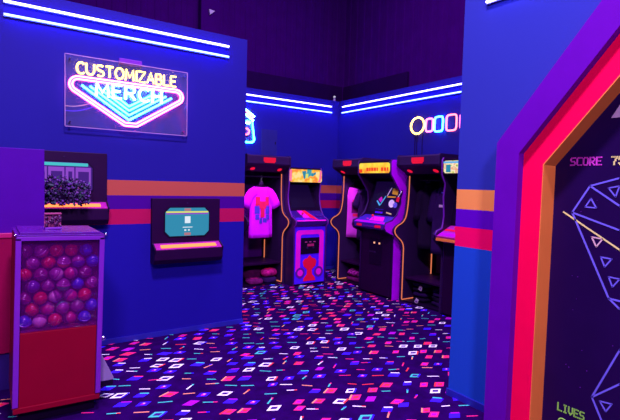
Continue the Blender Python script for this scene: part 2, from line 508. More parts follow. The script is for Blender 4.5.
for off in (0, .022):
    mb = MB(); mb.tube([(x, 4.112, z) for x, z in border(off)], .0072, 6, closed=True); S(mb).build('pink_tube', M['g_pink'], sg, smooth=True)
for dz, xl, xr in ((0, .612, 1.325), (.040, .672, 1.275), (.078, .725, 1.225), (.112, .780, 1.17)):
    ap = 1.895 + dz
    mb = MB(); mb.tube([(xl, 4.115, ap + (.972 - xl) * .66), (.962, 4.115, ap + .007), (.972, 4.115, ap), (.982, 4.115, ap + .007), (xr, 4.115, ap + (xr - .972) * .63)], .0078, 6)
    S(mb).build('chevron_tube', M['g_cyan'], sg, smooth=True)
S(MB().box(.90, 1.08, 4.14, 4.18, 2.355, 2.40)).build('power_box', M['lilac_metal'], sg, bevel=.004)
for z, m in ((1.965, 'ink_pink'), (1.928, 'cab_blue')):
    S(MB().tube(smooth_path([(.50, 4.15, z), (.56, 4.15, z - .002), (.64, 4.15, z + .02), (.72, 4.13, z + .055)]), .004, 6)).build('cable', M[m], sg, smooth=True)

# neon sign on the right wall: plain ring and plain hoops
ns = thing('neon_sign', 'yellow neon ring and coloured neon frames on the wall right of far corner', 'neon sign', (4.79, 4.2, 2.22))
def hoop(y, z, w, h, m, name, square=True):
    c = arc(0, 0, 1, 0, 360, 24)[:-1]
    p = []
    for u, v in c:
        if square:
            e = 0.42
            u = math.copysign(abs(u) ** e, u); v = math.copysign(abs(v) ** e, v)
        p.append((-.04, y - 4.2 + u * w / 2, z - 2.22 + v * h / 2))
    MB().tube(p, .011, 8, closed=True).build(name, M[m], ns, smooth=True)
hoop(4.43, 2.225, .235, .215, 'g_yellow', 'yellow_ring', False)
hoop(4.225, 2.215, .115, .165, 'g_rose', 'pink_frame')
hoop(4.07, 2.215, .135, .185, 'g_cyan', 'cyan_frame')
hoop(3.87, 2.215, .155, .195, 'g_redneon', 'red_frame')
hoop(3.66, 2.215, .155, .195, 'g_rose', 'pink_frame')
for y in (4.50, 4.36, 4.225, 4.07, 3.87, 3.66):
    MB().lathe([(.008, -.045), (.008, 0)], (0, y - 4.2, .10), 8, 'x').build('standoff', M['chrome'], ns)
for y in (4.49, 4.455, 4.36):
    MB().tube([(-.008, y - 4.2, -.10), (-.010, y - 4.2 + .005, -.25), (-.008, y - 4.2, -.45)], .005, 6).build('cable', M['black2'], ns)

# neon sign half hidden on the back wall: rounded blue frame, white bar, letter P
ns2 = thing('neon_sign', 'partly hidden neon sign with blue frame and letter p on the back wall', 'neon sign', (3.0, 6.22, 2.2))
MB().tube([(q[0] - 3.0, -.04, q[1] - 2.2) for q in ([(2.72, 2.30), (3.18, 2.29)] + arc(3.165, 2.04, .05, 0, -90, 6) + [(2.78, 1.99)] + arc(2.77, 2.04, .05, 270, 180, 6))], .014, 8, closed=True).build('blue_frame', M['g_cyan'], ns2, smooth=True)
MB().tube([(-.28, -.04, .27), (.07, -.04, .258), (.215, -.04, .165)], .012, 8).build('white_tube', M['g_white'], ns2, smooth=True)
MB().tube([(-.28, -.04, .205), (.06, -.04, .195), (.20, -.04, .105)], .012, 8).build('white_tube', M['g_white'], ns2, smooth=True)
MB().tube([(-.25, -.042, .237), (.07, -.042, .227), (.19, -.042, .145)], .009, 8).build('pink_tube', M['g_redneon'], ns2, smooth=True)
mb = MB(); mb.tube([(x * .11 + .045, -.045, z * .155 - .17) for x, z in letter('P')[0][0]], .011, 6)
mb.build('letter', M['g_redneon'], ns2, smooth=True)
MB().tube([(.03, -.04, .02), (.06, -.04, .065), (.14, -.04, .065)], .014, 6).build('white_tube', M['g_white'], ns2, smooth=True)
MB().box(-.25, .19, -.02, -.014, -.20, .27).build('backing_panel', M['acrylic'], ns2)
for x in (-.2, .15):
    MB().lathe([(.008, -.03), (.008, 0)], (x, 0, -.17), 8, 'y').build('standoff', M['chrome'], ns2)

# flush hatch in the back wall
h = thing('wall_hatch', 'dark flush rectangular hatch in the back wall beside the partly hidden neon sign', 'hatch', (3.485, 6.22, 1.82))
MB().box(-.13, .14, -.008, 0, 0, .385).build('hatch_door', mat('hatch_blue', paint(36, 24, 140), .6, .2), h, bevel=.003)
MB().box(.10, .115, -.016, -.008, .17, .21).build('latch', M['black2'], h)
# little sensor on the wall top at the corner
s = thing('wall_sensor', 'tiny white sensor standing on the wall top at the far corner', 'sensor', (4.74, 6.28, 2.78))
MB().lathe([(.022, 0), (.022, .03), (.016, .05)], (0, 0, 0), 10).build('body', M['grey_metal'], s, smooth=True)
MB().ball((0, 0, .075), .022, 10).build('head', M['white'], s, smooth=True)
s = tag(MB().prism([(-.045, .03), (.04, .02), (-.03, -.045)], -.03, 0, 'xz').build('wall_mounted_bracket', M['grey_metal'], loc=(2.60, 6.36, 3.77)), 'small pale wedge bracket high on the dark column above the left wall', 'bracket')

# ------------------------------------------------------------------ wall kiosks
def kiosk(loc, label, shop):
    t = thing('wall_kiosk', label, 'kiosk', loc, 0, 'black wall kiosks with glowing trays')
    # side outline (y, z): thin back box above, thicker bin below
    mb = MB()
    mb.prism([(0, 0), (-.10, .0), (-.135, .04), (-.135, .125), (-.055, .172), (-.05, .18), (-.05, .575), (0, .575)], -.315, .315)
    mb.build('housing', M['black'], t, bevel=.004)
    # screen with clipped corners
    def octo(w, hh, c, y0, y1):
        return MB().prism([(-w + c, -hh), (w - c, -hh), (w, -hh + c), (w, hh - c), (w - c, hh), (-w + c, hh), (-w, hh - c), (-w, -hh + c)], y0, y1, 'xz')
    zc = .365
    def up(mb, z=zc):
        mb.v = [(x, y, q + z) for x, y, q in mb.v]; return mb
    up(octo(.212, .137, .045, -.056, -.05)).build('screen_bezel', M['black2'], t)
    scr = up(octo(.202, .127, .042, -.059, -.056)).build('screen', M['g_scr_indigo'] if shop else M['g_teal'], t)
    d = MB()
    if not shop:
        up(MB().box(-.195, .195, -.0605, -.059, .082, .096)).build('screen_bar', M['g_scr_yellow'], scr)
        up(MB().box(-.195, .195, -.0605, -.059, .068, .080)).build('screen_bar', M['g_scr_lilac'], scr)
        up(MB().box(-.03, .03, -.0605, -.059, .100, .122)).build('screen_button', M['g_scr_pink'], scr)
        up(MB().box(-.03, .03, -.0605, -.059, -.122, -.098)).build('screen_button', M['g_scr_pink'], scr)
        # plain white tablet picture
        up(MB().prism([(-.026, -.012), (.026, -.012), (.026, .05), (-.026, .05)], -.0605, -.059, 'xz')).build('screen_picture', M['g_scr_white'], scr)
        up(MB().box(-.045, .045, -.0605, -.059, -.052, -.045)).build('screen_text_line', M['g_scr_white'], scr)
        up(MB().box(-.03, -.012, -.0605, -.059, -.082, -.068).box(.005, .02, -.0605, -.059, -.082, -.068)).build('screen_text_line', M['g_scr_white'], scr)
    else:
        up(MB().box(-.17, .17, -.0605, -.059, .098, .122)).build('screen_bar', glow('screen_aqua', (.06, .55, .6), 1.0), scr)
        for x0, x1 in ((-.19, -.12), (-.11, .0), (.01, .07), (.08, .19)):
            q = up(MB().box(x0, x1, -.0605, -.059, -.118, .088)).build('screen_card', M['g_scr_lilac'], scr)
            up(MB().box(x0 + .018, x1 - .014, -.0615, -.0605, -.05, .055)).build('card_picture', M['g_scr_indigo'], q)
            up(MB().box(x0 + .018, x1 - .014, -.0615, -.0605, -.105, -.055)).build('card_picture', M['g_scr_rose'], q)
    # glowing tray slot in the top of the bin
    MB().prism([(-.134, .127), (-.056, .173), (-.059, .178), (-.137, .132)], -.305, .305).build('tray', mat('tray_glow_pink', paint(165, 6, 165), .5, .2), t)  # magenta glow around the light strip, put into the tray's colour
    MB().prism([(-.122, .142), (-.088, .162), (-.092, .169), (-.126, .149)], -.255, .255).build('tray_light', M['g_tray'], t, bevel=.003)
    for x in (-.31, .31):
        MB().prism([(-.052, .13), (-.138, .10), (-.142, .138), (-.060, .186)], x - .006, x + .006).build('tray_end', M['black2'], t)
    MB().lathe([(.006, -.054), (.006, -.05)], (0, 0, .535), 10, 'y').build('camera_dot', M['charcoal'], t)
    return t
kiosk((1.487, 4.18, .668), 'black wall kiosk with a lit teal screen and glowing tray, right of the capsule machine', False)
kiosk((.49, 4.18, 1.032), 'black wall kiosk with picture cards on its screen, above and behind the capsule machine', True)

# bushy dark cluster spilling over the upper kiosk's tray
def stuff_part(mb, *a, **k):
    o = mb.build(*a, **k); o['kind'] = 'stuff'; return o
def bush():
    t = thing('trailing_plant', 'bushy dark cluster with small purple and green leaves spilling over the upper kiosk tray', 'plant', (.485, 4.00, 1.258))
    R = random.Random(11)
    lv, pu, gr = MB(), MB(), MB()
    for i in range(760):
        x = R.uniform(-.155, .15); 
        top = .165 - .35 * max(0, x) ; bot = -.035 - .03 * R.random()
        z = R.uniform(bot, top * R.uniform(.6, 1))
        y = -.10 * R.uniform(.2, 1) - .03
        c = Vector((x, y, z)); r = R.uniform(.006, .012)
        k = R.random()
        if k < .5:
            d = Vector((R.uniform(-1, 1), R.uniform(-1, .2), R.uniform(-.6, 1))).normalized(); n = d.orthogonal().normalized(); l = R.uniform(.014, .028)
            w = n * l * .35
            q = d.cross(n) * l * .12
            m_ = gr if k < .20 else lv
            m_.add([c - d * l, c + w + q, c + d * l, c - w + q, c - q * 1.5], [(0, 1, 4), (1, 2, 4), (2, 3, 4), (3, 0, 4), (0, 3, 2, 1)])
        elif k < .78:
            pu.ball(c, r, 6)
        else:
            lv.ball(c, r, 6)
    stuff_part(lv, 'dark_leaves', mat('dark_leaf', paint(45, 12, 85), .7, .3), t)
    stuff_part(pu, 'purple_buds', mat('purple_bud', paint(92, 28, 150), .6, .3), t, smooth=True)
    stuff_part(gr, 'green_leaves', mat('green_leaf', paint(62, 70, 105), .7, .3), t)
    MB().lathe([(.05, -.035), (.06, .02), (.055, .02), (.045, -.03)], (-.05, -.075, 0), 14).build('pot', M['black2'], t)
bush()

# ------------------------------------------------------------------ purple and red half-height unit behind the machine
pt = thing('half_height_cabinet', 'purple cabinet with red middle band at the left edge behind the capsule machine', 'cabinet', (-.35, 3.60, 0))
MB().box(-.65, .66, 0, .42, 0, .25).build('plinth', M['navy'], pt)
MB().box(-.65, .66, 0, .42, .25, 1.585).build('body', M['purple_front'], pt, bevel=.004)
MB().box(-.65, .60, -.025, 0, .25, 1.005).build('red_panel', M['red_front'], pt, bevel=.003)
MB().box(-.65, .60, -.032, 0, 1.005, 1.035).build('panel_ledge', mat('ledge_pink', paint(190, 10, 120), .4, .4), pt, bevel=.003)

# ------------------------------------------------------------------ capsule machine
mx, my = .318, 2.98
cm = thing('capsule_machine', 'red and purple capsule vending machine with a window full of toy capsules, at lower left', 'vending machine', (mx, my, 0))
LEAN = .024
cm.rotation_euler.y = LEAN
W, D = .225, .47
MB().box(-.19, .205, .06, D - .04, 0, .105).build('base', M['black2'], cm, bevel=.004)
MB().box(-W + .03, W - .03, .004, .03, .095, .53).build('front_panel', M['machine_red'], cm, bevel=.002)
MB().box(-W + .004, W - .004, -.004, .03, .085, .115).build('bottom_rail', M['machine_red'], cm, bevel=.002)
mb = MB().box(-W + .01, W - .01, .03, D, .10, .12); mb.box(-W + .01, W - .01, .03, D, .52, .535); mb.box(-W + .012, W - .012, .125, D, .535, 1.06)
mb.build('inner_box', M['machine_inside'], cm)
for sx in (-1, 1):
    x0, x1 = sorted((sx * W, sx * (W - .028)))
    MB().box(x0, x1, -.006, .03, .12, 1.06).build('corner_post', M['lilac_metal'], cm, bevel=.003)
    x0, x1 = sorted((sx * W, sx * (W - .012)))
    MB().box(x0, x1, .03, D, .10, 1.06).build('side_panel', M['machine_red'] if sx < 0 else M['lilac_metal'], cm)
MB().box(-W, W, -.006, .03, 1.045, 1.07).build('top_rail', M['lilac_metal'], cm, bevel=.003)
MB().box(-W, W, -.006, D, 1.07, 1.078).box(-W + .02, W - .02, .02, D - .02, 1.078, 1.090).build('lid', M['lid'], cm, bevel=.002)
MB().box(-W + .032, W - .032, .004, .007, .535, 1.045).build('window', M['window'], cm)
for sx in (-1, 1):
    MB().ball((sx * (W + .002), -.012, 1.078), .009, 8).build('lid_screw', M['chrome'], cm, smooth=True)
# coin mechanism and prize chute on the machine's right side
mech = MB().box(W, W + .012, .09, .26, .20, .46).build('coin_mechanism', M['lilac_metal'], cm, bevel=.004)
MB().lathe([(.03, W + .012), (.03, W + .022), (.011, W + .026), (.011, W + .034)], (0, .17, .395), 14, 'x').build('crank_plate', M['grey_metal'], mech)
MB().ball((W + .040, .17, .395), .016, 12).build('crank_knob', M['chrome'], mech, smooth=True)
mb = MB(); mb.prism([(W, .34), (W + .02, .32), (W + .098, .155), (W + .098, .14), (W, .14)], .11, .24, 'xz')
ch = mb.build('prize_chute', M['grey_metal'], cm, bevel=.003)
MB().box(W, W + .095, .112, .238, .105, .139).build('chute_base', M['black2'], ch)

# toy capsules behind the window: one layer, packed row upon row
CC = {'r': ('red', paint(200, 10, 50)), 'p': ('pink', paint(185, 20, 125)), 'm': ('magenta', paint(120, 5, 115)),
      'b': ('blue', paint(45, 40, 225)), 'g': ('green', paint(25, 120, 120)), 'w': ('white', paint(205, 120, 215)),
      'o': ('orange', paint(215, 70, 70)), 'v': ('violet', paint(90, 20, 170))}
rows = ['bwrpb', 'rpgvb', 'mrwpr', 'vpgbp', 'rmwpm', 'provb', 'mprrb']
ordv = ['bottom', 'second lowest', 'third lowest', 'fourth lowest', 'third highest', 'second highest', 'top']
ordh = ['leftmost', 'second from left', 'middle one', 'second from right', 'rightmost']
cap_meshes = {}
clear = mat('capsule_clear_half', paint(140, 40, 150), .2, .6, vary=.35, scale=30)
r0 = .0385
def capsule_half(top):
    mb = MB(); n = 14; rings = []
    for i in range(7):
        t = PI / 2 * i / 6 * .98
        rings.append([(r0 * math.cos(t) * math.cos(2 * PI * k / n), r0 * math.cos(t) * math.sin(2 * PI * k / n), (1 if top else -1) * (r0 * math.sin(t) + .001)) for k in range(n)])
    if top:
        rings = [[(x * 1.01, y * 1.01, -.004) for x, y, z in rings[0]], [(x * 1.01, y * 1.01, .004) for x, y, z in rings[0]]] + rings
    return mb.loft(rings)
Rc = random.Random(5)
pitch = .0772; rowh = .0670
z = .535 + r0 + .004
protoset = {}
for ri, row in enumerate(rows):
    for ci, ch_ in enumerate(row):
        zz = z + ri * rowh
        if zz + r0 > 1.045: continue
        x = -.5 * pitch * 4 + ci * pitch + (.0190 if ri % 2 else -.0190) + Rc.uniform(-.001, .001)
        y = .060 + Rc.uniform(-.006, .016); scl = Rc.uniform(.93, 1.0)
        cname, col = CC[ch_]
        if ch_ not in protoset:
            m_ = mat('capsule_' + cname, col, .25, .6)
            a = capsule_half(False).build('toy_capsule', m_, smooth=True)
            b = capsule_half(True).build('capsule_lid', clear if ch_ not in 'brm' else m_, a, smooth=True)
            protoset[ch_] = (a, b); o = a
        else:
            a, b = protoset[ch_]
            o = a.copy(); COL.objects.link(o)
            c2 = b.copy(); COL.objects.link(c2); c2.parent = o
        o.location = (mx + x * math.cos(LEAN) + zz * math.sin(LEAN), my + y, zz * math.cos(LEAN) - x * math.sin(LEAN))
        o.scale = (scl, scl, scl)
        o.rotation_euler = (Rc.uniform(-2.2, .4), Rc.uniform(-1.0, 1.0), Rc.uniform(0, 6))
        tag(o, f'{cname} toy capsule in the machine window, {ordv[ri]} row, {ordh[ci]}', 'capsule', 'toy capsules behind the machine window')

# tray of trinkets on the lid
tr = thing('trinket_tray', 'small pinkish tray of dark beads standing on the capsule machine lid', 'tray', (.333, 3.16, 1.091))
MB().box(-.06, .03, 0, .05, 0, .012).build('base', M['lilac_metal'], tr, bevel=.003)
MB().box(-.06, .03, .045, .05, .012, .095).box(-.06, .03, .02, .05, .09, .097).build('back_card', mat('tray_card', paint(185, 60, 150), .6, .3), tr)
mb = MB(); R = random.Random(2)
for i in range(40):
    mb.ball((R.uniform(-.055, .025), R.uniform(.006, .04), R.uniform(.018, .08)), R.uniform(.005, .009), 7)
mb.build('beads', [mat('beads_dark', paint(95, 20, 110), .4, .5, vary=.9, scale=70)], tr, smooth=True)

# ------------------------------------------------------------------ arcade cabinets
def pedge(prof, i0, i1):
    return prof[i0:i1 + 1]

def arcade(name, label, loc, rotz, w, prof, front, lip, deck, mon, marq, art, side_mat, group='arcade game cabinets'):
    """local frame: x across, -y towards the player, z up.  prof: side outline (y,z) starting at the front foot."""
    t = thing('arcade_cabinet', label, 'arcade machine', loc, rotz, group)
    hw = w / 2; th = .02
    for sx in (-1, 1):
        a, b = sorted((sx * hw, sx * (hw - th)))
        sp = MB().prism(prof, a, b).build('side_panel', art.get('left_mat', side_mat) if sx < 0 else side_mat, t)
        edge = [(sx * (hw - th / 2), p[0] - .003, p[1]) for p in prof[:front + 1]]
        MB().tube(edge, .0105, 6).build('edge_trim', M[art.get('trim', 'cab_mauve')], sp, smooth=True)
    iw = hw - th - .001
    lipb = lip[0]
    MB().box(-iw, iw, .004, .024, .03, lipb[1] - .02).build('kick_panel', art['kick'], t)
    # control panel: lip + deck
    cp = MB(); cp.prism([(.004, lipb[1] - .03), lipb, lip[1], deck, (deck[0], lipb[1] - .03)], -iw, iw)
    cpo = cp.build('control_panel', art['panel'], t, bevel=.002)
    d = Vector((0, deck[0] - lip[1][0], deck[1] - lip[1][1])); n = Vector((0, -d.z, d.y)).normalized()
    if n.z < 0: n = -n
    def on(x, f, h): 
        q = Vector((x, lip[1][0], lip[1][1])) + d * f + n * h
        return q
    def strip(x0, x1, x2, x3, f0, f1, m, nm):
        v = [on(x0, f0, .001), on(x1, f0, .001), on(x3, f1, .001), on(x2, f1, .001), on(x0, f0, .003), on(x1, f0, .003), on(x3, f1, .003), on(x2, f1, .003)]
        MB().add(v, [(0, 1, 2, 3), (4, 5, 6, 7), (0, 1, 5, 4), (1, 2, 6, 5), (2, 3, 7, 6), (3, 0, 4, 7)]).build(nm, m, cpo)
    for s_ in art.get('strips', []):
        strip(*s_[0:6], M[s_[6]], 'panel_stripe')
    for jx in art.get('sticks', (0,)):
        b0, b1 = on(jx, .45, .002), on(jx, .45, .055)
        MB().tube([b0, b1], .005, 6).build('joystick_shaft', M['chrome'], cpo)
        MB().ball(b1, .017, 10).build('joystick_ball', M['cab_red'], cpo, smooth=True)
    for bx in art.get('buttons', (.12, .17)):
        c = on(bx, .45, .004)
        MB().ball(c, .015, 10, (1, 1, .5)).build('button', M[art.get('button', 'cab_red')], cpo, smooth=True)
    for q in art.get('lip', []):   # patches on the lip face
        MB().box(q[0], q[1], lip[1][0] - .006, lip[1][0] + .004, lipb[1] + q[2], lipb[1] + q[3]).build('lip_patch', M[q[4]], cpo)
    # monitor
    a, b = deck, mon
    dd = Vector((0, b[0] - a[0], b[1] - a[1])); nn = Vector((0, -dd.z, dd.y)).normalized()
    if nn.y > 0: nn = -nn
    def om(x, f, h): return Vector((x, a[0], a[1])) + dd * f + nn * h
    def slab(x0, x1, f0, f1, h0, h1):
        v = [om(x, f, h_) for h_ in (h0, h1) for f in (f0, f1) for x in (x0, x1)]
        return MB().add(v, [(0, 2, 3, 1), (4, 5, 7, 6), (0, 1, 5, 4), (2, 6, 7, 3), (0, 4, 6, 2), (1, 3, 7, 5)])
    bz = slab(-iw, iw, 0, 1, -.02, 0).build('monitor_bezel', M['black2'], t)
    sc_ = slab(-iw + .06, iw - .06, .10, .92, .0005, .004).build('monitor_screen', M['g_monitor'], bz)
    for q in art.get('screen', []):
        slab(q[0], q[1], q[2], q[3], .0045, .007).build('screen_picture', M[q[4]], sc_)
    # hood under the marquee, marquee box, top, back
    m0, m1 = marq
    MB().add([(-iw, mon[0], mon[1]), (iw, mon[0], mon[1]), (iw, m0[0] + .01, m0[1]), (-iw, m0[0] + .01, m0[1]),
              (-iw, mon[0], mon[1] + .015), (iw, mon[0], mon[1] + .015), (iw, m0[0] + .01, m0[1] + .015), (-iw, m0[0] + .01, m0[1] + .015)],
             [(0, 1, 2, 3), (4, 5, 6, 7), (0, 1, 5, 4), (1, 2, 6, 5), (2, 3, 7, 6), (3, 0, 4, 7)]).build('hood', M['black2'], t)
    mbx = MB().prism([m0, m1, (m1[0] + .10, m1[1]), (m0[0] + .10, m0[1])], -iw, iw).build('marquee_box', M['black2'], t)
    hh = m1[1] - m0[1]
    pts = []
    c = .02
    bw = (hw - .004) if art.get('wide') else iw - .006
    o2 = [(-bw + c, .01), (bw - c, .01), (bw, .01 + c), (bw, hh - .008 - c), (bw - c, hh - .008), (-bw + c, hh - .008), (-bw, hh - .008 - c), (-bw, .01 + c)]
    def mface(poly, h0, h1):
        def P(p, h_): return (p[0], m0[0] + (m1[0] - m0[0]) * p[1] / hh - h_, m0[1] + p[1])
        n_ = len(poly)
        v = [P(p, h0) for p in poly] + [P(p, h1) for p in poly]
        return MB().add(v, [tuple(range(n_)), tuple(range(2 * n_ - 1, n_ - 1, -1))] + [(i, i + n_, (i + 1) % n_ + n_, (i + 1) % n_) for i in range(n_)])
    mf = mface(o2, .0005, .004).build('marquee_sign', art['marq'], mbx)
    for poly, m_ in art.get('marq_art', []):
        mface(poly, .004, .0055).build('marquee_shape', M[m_], mf)
    top = max(p[1] for p in prof)
    back = max(p[0] for p in prof)
    MB().box(-iw, iw, m1[0] + .005, back, top - .022, top - .004).build('top_panel', M['black'], t)
    MB().box(-iw, iw, back - .02, back, .03, top - .02).build('back_panel', M['black'], t)
    MB().box(-iw, iw, .03, back - .03, 0, .03).build('floor_plate', M['black2'], t)
    return t

def rect(x0, x1, z0, z1): return [(x0, z0), (x1, z0), (x1, z1), (x0, z1)]
def kick_art(t, shapes):
    for name, mbb, m_, par in shapes: pass

# cabinet 1, blue front, against the back wall
p1 = [(0, 0), (0, .82), (-.035, .85), (-.045, .90), (.0, .925), (.07, .95), (.13, 1.03), (.17, 1.13), (.185, 1.25), (.165, 1.40), (.165, 1.635), (.86, 1.635), (.86, 0)]
cab1 = arcade('a', 'blue-fronted arcade cabinet with pink arch artwork, against the back wall', (3.68, 5.336, 0), 0, .55, p1, 10,
    [(-.03, .845), (-.04, .895)], (.15, 1.03), (.40, 1.42), [(.146, 1.42), (.148, 1.615)],
    {'kick': M['cab_blue'], 'panel': mat('panel_indigo', paint(60, 8, 150), .3, .5), 'marq': M['g_marq_warm'], 'wide': True,
     'strips': [(-.24, .24, -.24, .24, .0, .10, 'cab_pink'), (-.10, .02, -.14, -.06, .1, 1.0, 'cab_pink'), (-.24, .10, -.24, .0, .12, .32, 'cab_blue'), (.02, .12, -.06, .0, .1, 1.0, 'cab_red')],
     'sticks': (-.13,), 'buttons': (.14, .19), 'button': 'cab_mauve',
     'marq_art': [(rect(-.268, -.238, .02, .18), 'g_marq_pink'), ([(.20, .012), (.25, .018), (.268, .175), (.24, .182), (.225, .06)], 'g_marq_pink'), ([(-.07, .16), (.0, .17), (-.02, .06), (-.035, .05)], 'g_marq_teal'),
                  ([(.10, .13), (.17, .16), (.16, .12), (.09, .10)], 'g_marq_teal'), (rect(-.01, .035, .07, .13), 'g_scr_yellow')]},
    mat('side_dark', paint(45, 8, 85), .4, .4))
# its front artwork: pink arch, dark coin door, red tower with mauve discs
kp = [c for c in cab1.children if c.name.startswith('kick_panel')][0]
mb = MB()
ow, iw_ = .232, .158
out = [(-ow, .20), (-ow, .70)] + arc(-ow + .05, .72, .05, 180, 90, 5) + arc(ow - .05, .72, .05, 90, 0, 5) + [(ow, .20)]
inn = [(-iw_, .20), (-iw_, .67)] + arc(-iw_ + .03, .68, .03, 180, 90, 5) + arc(iw_ - .03, .68, .03, 90, 0, 5) + [(iw_, .20)]
vs = [(p[0], .001, p[1]) for p in out] + [(p[0], .001, p[1]) for p in inn] + [(p[0], .004, p[1]) for p in out] + [(p[0], .004, p[1]) for p in inn]
n_ = len(out); fs = []
for i in range(n_ - 1):
    fs += [(i, i + 1, n_ + i + 1, n_ + i), (2 * n_ + i, 2 * n_ + i + 1, 3 * n_ + i + 1, 3 * n_ + i), (i, i + 1, 2 * n_ + i + 1, 2 * n_ + i), (n_ + i, n_ + i + 1, 3 * n_ + i + 1, 3 * n_ + i)]
mb.add(vs, fs).build('pink_arch', M['cab_pink'], kp)
cd = MB().box(-.155, .155, -.004, .004, .44, .665).build('coin_door', M['black2'], cab1, bevel=.003)
for x in (-.09, -.02, .05):
    MB().box(x, x + .035, -.009, -.004, .60, .612).build('coin_plate', M['g_scr_rose'], cd)
MB().prism([(-.05, .545), (.06, .545), (.06, .58), (-.05, .58)], -.007, -.004, 'xz').build('door_emblem', mat('door_rose', paint(190, 30, 130), .4, .4), cd)
for x in (-.05, .05):
    MB().lathe([(.016, -.012), (.016, -.004)], (x, 0, .525), 12, 'y').build('coin_return', M['charcoal'], cd)
MB().prism([(-.10, .06), (.10, .06), (.095, .10), (.045, .15), (.04, .22), (.10, .27), (.115, .33), (.085, .37), (.04, .38), (.0, .42), (-.04, .38), (-.085, .37), (-.115, .33), (-.10, .27), (-.04, .22), (-.045, .15), (-.095, .10)], -.001, .004, 'xz').build('red_emblem', M['cab_red'], kp)
for sx in (-1, 1):
    MB().lathe([(.075, -.0005), (.075, .004)], (sx * .155, 0, .18), 18, 'y').build('mauve_disc', M['cab_mauve'], kp)
    MB().lathe([(.045, -.002), (.045, .003)], (sx * .155, 0, .18), 18, 'y').build('pink_disc', M['cab_pink'], kp)

# cabinet 2, purple sides, along the right wall
p2 = [(0, 0), (0, .80), (-.13, .86), (-.155, .90), (-.14, .955), (-.03, .985), (.05, 1.055), (.11, 1.20), (.095, 1.33), (-.02, 1.48), (-.075, 1.55), (-.08, 1.70), (-.06, 1.725), (.69, 1.725), (.69, 0)]
cab2 = arcade('b', 'arcade cabinet with yellow marquee, black front and bright purple sides, along the right wall', (4.08, 4.43, 0), -PI / 2, .62, p2, 12,
    [(-.125, .875), (-.145, .94)], (.06, 1.03), (.20, 1.50), [(-.078, 1.555), (-.082, 1.70)],
    {'trim': 'cab_edge', 'left_mat': M['black'], 'kick': M['black'], 'panel': mat('panel_violet', paint(70, 30, 215), .3, .5), 'marq': M['g_marq_yellow'],
     'strips': [(-.28, .28, -.28, .28, .02, .22, 'cab_purple'), (-.06, .20, -.10, .12, .3, .8, 'cab_pink')],
     'sticks': (0,), 'buttons': (-.12, .12), 'button': 'cab_pink',
     'lip': [(-.22, -.13, .015, .045, 'cab_red'), (.12, .22, .015, .045, 'cab_red'), (-.10, .10, .02, .032, 'cab_mauve')],
     'screen': [],
     'marq_art': [(rect(x0, x1, .035, .078), 'g_marq_red') for x0, x1 in ((-.14, -.10), (-.09, -.06), (-.05, -.01), (0, .04), (.05, .075), (.13, .17), (.185, .22), (.235, .26))]
                 + [(rect(-.28, -.22, .015, .06), 'g_marq_red')]},
    M['cab_purple'])
k2 = MB().box(-.13, .10, -.004, .004, .40, .74).build('coin_door', M['black2'], cab2, bevel=.003)
for x in (-.03, .065):
    MB().box(x - .012, x + .012, -.009, -.004, .668, .69).build('coin_light', M['g_coin'], k2)
MB().box(-.12, .0, -.008, -.004, .55, .57).build('coin_return', M['charcoal'], k2)

# cabinet 3, mostly hidden by the near wall
p3 = [(.03, 0), (.03, .80), (-.0, .83), (-.10, .86), (-.13, .90), (-.11, .93), (-.02, .96), (.0, 1.1), (-.02, 1.30), (.0, 1.45), (-.06, 1.545), (-.06, 1.70), (-.04, 1.725), (.69, 1.725), (.69, 0)]
cab3 = arcade('c', 'arcade cabinet with green and white marquee, half hidden by the near blue wall', (4.10, 3.085, 0), -PI / 2, .62, p3, 12,
    [(-.095, .835), (-.125, .885)], (.10, .99), (.20, 1.50), [(-.055, 1.55), (-.06, 1.70)],
    {'kick': M['black'], 'panel': mat('panel_magenta', paint(200, 30, 215), .3, .5), 'marq': M['g_marq_green'],
     'strips': [(-.28, .28, -.28, .28, .1, .3, 'cab_purple'), (-.28, .28, -.28, .28, .5, .65, 'cab_red')],
     'sticks': (-.1,), 'buttons': (.1, .15),
     'lip': [(-.29, .29, .0, .03, 'orange')],
     'marq_art': [(rect(-.285, .285, .115, .135), 'g_marq_blue'), (rect(-.25, -.19, .02, .10), 'g_marq_teal')]},
    mat('side_dark_b', paint(40, 8, 78), .4, .4))

